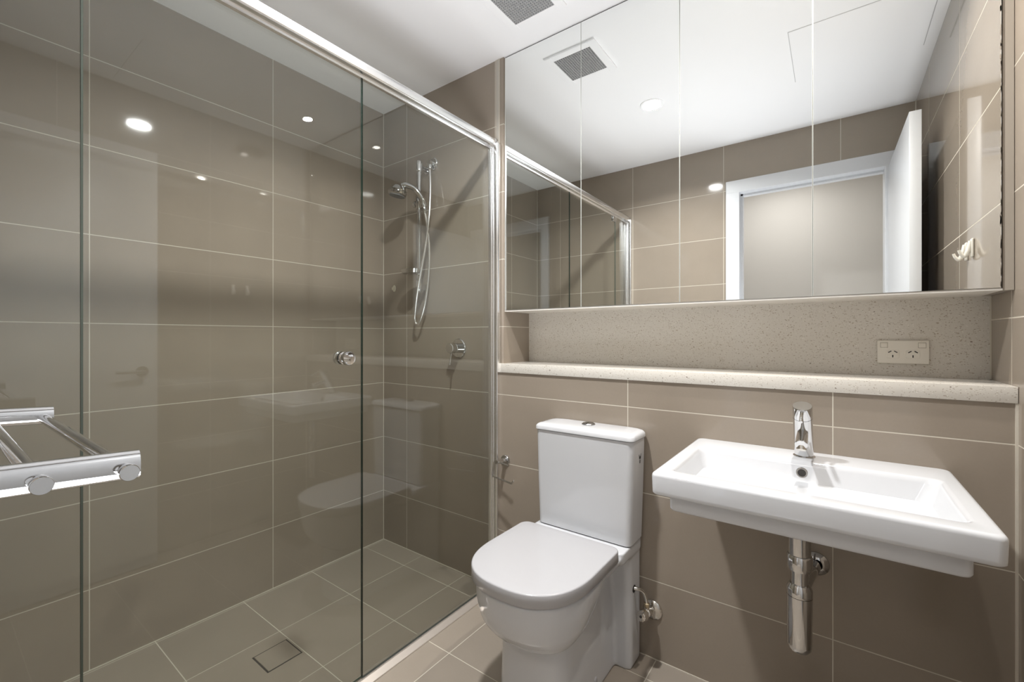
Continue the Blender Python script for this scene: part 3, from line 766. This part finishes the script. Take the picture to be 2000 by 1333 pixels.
# ------------------------------------------------------------------ toilet roll holder
t = thing('toilet_roll_holder', 'empty chrome toilet roll holder on the wall left of the cistern', 'toilet roll holder', (0.866, YW, 0.59))
r0 = Vector((0.866, YW - 0.0005, 0.590))
bm = B(); lathe(bm, r0, (0, -1, 0), [(0, 0), (0.022, 0), (0.022, 0.006), (0.020, 0.009), (0, 0.009)], 36); obj('wall_plate', bm, 'chrome', t)
bm = B(); cyl(bm, r0 + Vector((0, -0.008, 0)), (0.866, -0.082, 0.594), 0.0098, 0.001, r2=0.0092); obj('post', bm, 'chrome', t)
bm = B()
tube(bm, [(0.935, -0.085, 0.591), (0.880, -0.076, 0.5935), (0.853, -0.073, 0.5935), (0.8485, -0.0735, 0.589), (0.8425, -0.0785, 0.535), (0.8455, -0.0795, 0.531), (0.966, -0.1095, 0.530), (0.9705, -0.111, 0.5315), (0.983, -0.117, 0.5475)], 0.0036, 12)
obj('wire_arm', bm, 'chrome', t)

# ------------------------------------------------------------------ towel rack on the doorway wall
t = thing('towel_rack', 'chrome double bar towel rack in the left foreground', 'towel rack', (1.15, YO, 0.99))
sag = math.radians(3.3)
YE = -1.398
XN, XF = 1.405, 0.894
def rz(y, z): return z - (y - YE) * math.tan(sag)
for xa, zz in ((XN, 0.9875), (XF, 0.9875)):
    bm = B()
    y0_ = YO + 0.002; rg = []
    for yy in (y0_, YE):
        zc_ = rz(yy, zz)
        rg.append([(xa + 0.0085 * math.copysign(abs(math.cos(a)) ** 0.9, math.cos(a)), yy, zc_ + 0.0155 * math.copysign(abs(math.sin(a)) ** 0.85, math.sin(a))) for a in [2 * PI * i / 36 for i in range(36)]])
    loft(bm, rg)
    cyl(bm, (xa, YO + 0.0005, rz(y0_, zz)), (xa, YO + 0.010, rz(y0_, zz)), 0.024, 0.002)
    obj('arm', bm, 'chrome', t)
for yy in (-1.4105, -1.474, -1.532):
    zc_ = rz(yy, 0.9835)
    bm = B(); cyl(bm, (XF - 0.004, yy, zc_), (XN + 0.004, yy, zc_), 0.0078, 0, 24)
    br = obj('towel_bar', bm, 'chrome', t)
    bm = B(); lathe(bm, (XN + 0.003, yy, zc_), (1, 0, 0), [(0, 0), (0.0062, 0), (0.0062, 0.006), (0.0074, 0.009), (0.0086, 0.012), (0.0086, 0.019), (0.0080, 0.0205), (0, 0.0205)], 32)
    obj('end_knob', bm, 'chrome', br)

# ------------------------------------------------------------------ robe hooks (right wall, seen in the mirror)
def robe_hook(y, z, label):
    t = thing('robe_hook', label, 'hook', (XR, y, z), 'white plastic hooks on the right wall')
    bm = B(); box(bm, XR - 0.007, XR - 0.0003, y - 0.009, y + 0.009, z - 0.028, z + 0.030, 0.003, 3); obj('hook_plate', bm, 'hook_plastic', t)
    bm = B()
    pts = spline([(XR - 0.005, y, z + 0.022), (XR - 0.010, y, z + 0.0), (XR - 0.017, y, z - 0.020), (XR - 0.022, y, z - 0.023), (XR - 0.029, y, z - 0.014), (XR - 0.033, y, z - 0.003)], 6)
    n = len(pts); tube(bm, pts, [0.0075 - 0.0038 * i / (n - 1) for i in range(n)], 14)
    obj('prong', bm, 'hook_plastic', t)
robe_hook(-0.38, 1.402, 'white plastic hook nearer the right edge of the mirror')
robe_hook(-0.455, 1.402, 'white plastic hook farther from the right edge of the mirror')

# ------------------------------------------------------------------ ceiling fittings
t = thing('exhaust_vent', 'white square ceiling vent with grey egg crate grille', 'ceiling vent', (1.10, -0.232, H))
gx0, gx1, gy0, gy1 = 1.0115, 1.1875, -0.3190, -0.1415
fx0, fx1, fy0, fy1 = 0.978, 1.222, -0.353, -0.108
bm = B()
for b_ in ((fx0, gx0, fy0, fy1), (gx1, fx1, fy0, fy1), (gx0, gx1, fy0, gy0), (gx0, gx1, gy1, fy1)):
    box(bm, *b_, H - 0.0095, H - 0.0002, 0.0015, 1)
obj('vent_frame', bm, 'paint', t, sm=False)
bm = B(); N = 17
for i in range(N + 1):
    x = gx0 + (gx1 - gx0) * i / N; box(bm, x - 0.0011, x + 0.0011, gy0, gy1, H - 0.0090, H - 0.0012)
    y = gy0 + (gy1 - gy0) * i / N; box(bm, gx0, gx1, y - 0.0011, y + 0.0011, H - 0.0090, H - 0.0012)
obj('grille', bm, 'vent', t, sm=False)
bm = B(); box(bm, gx0, gx1, gy0, gy1, H - 0.0012, H - 0.0003); obj('vent_duct', bm, 'vent_back', t, sm=False)

def downlight(x, y, r, watts, col, label, glow):
    t = thing('ceiling_downlight', label, 'downlight', (x, y, H), 'round recessed ceiling downlights')
    bm = B(); lathe(bm, (x, y, H - 0.0002), (0, 0, -1), [(r - 0.001, 0.0), (r + 0.013, 0.0), (r + 0.013, 0.002), (r + 0.010, 0.0038), (r + 0.001, 0.0030), (r - 0.001, 0.0010)], 48)
    obj('trim_ring', bm, 'paint', t)
    bm = B(); lathe(bm, (x, y, H - 0.0004), (0, 0, -1), [(0, 0.0), (r, 0.0), (r, 0.0012), (r * .7, 0.0018), (0, 0.0020)], 48)
    obj('lamp_lens', bm, emit('lamp_glow', col, glow), t)
    area_light('downlight_beam', (x, y, H - 0.006), watts, r * 2, col, spread=150)
downlight(1.240, -0.775, 0.047, MAIN_WATTS, (0.99, 0.99, 0.985), 'round white downlight in the middle of the ceiling, seen in the mirror', 30)
downlight(1.965, -0.228, 0.021, BASIN_WATTS, (1.0, 0.94, 0.87), 'small warm downlight in the ceiling above the basin', 40)

t = thing('access_panel', 'flush white square access panel in the ceiling near the door', 'access panel', (2.1, -0.77, H))
bm = B(); box(bm, 1.874, 2.330, -0.984, -0.554, H - 0.0022, H - 0.0004, 0.0008, 1); obj('panel', bm, 'paint', t, sm=False)
bm = B(); box(bm, 1.8715, 2.3325, -0.9865, -0.5515, H - 0.0006, H - 0.0001); obj('panel_gap', bm, 'vent', t, sm=False)
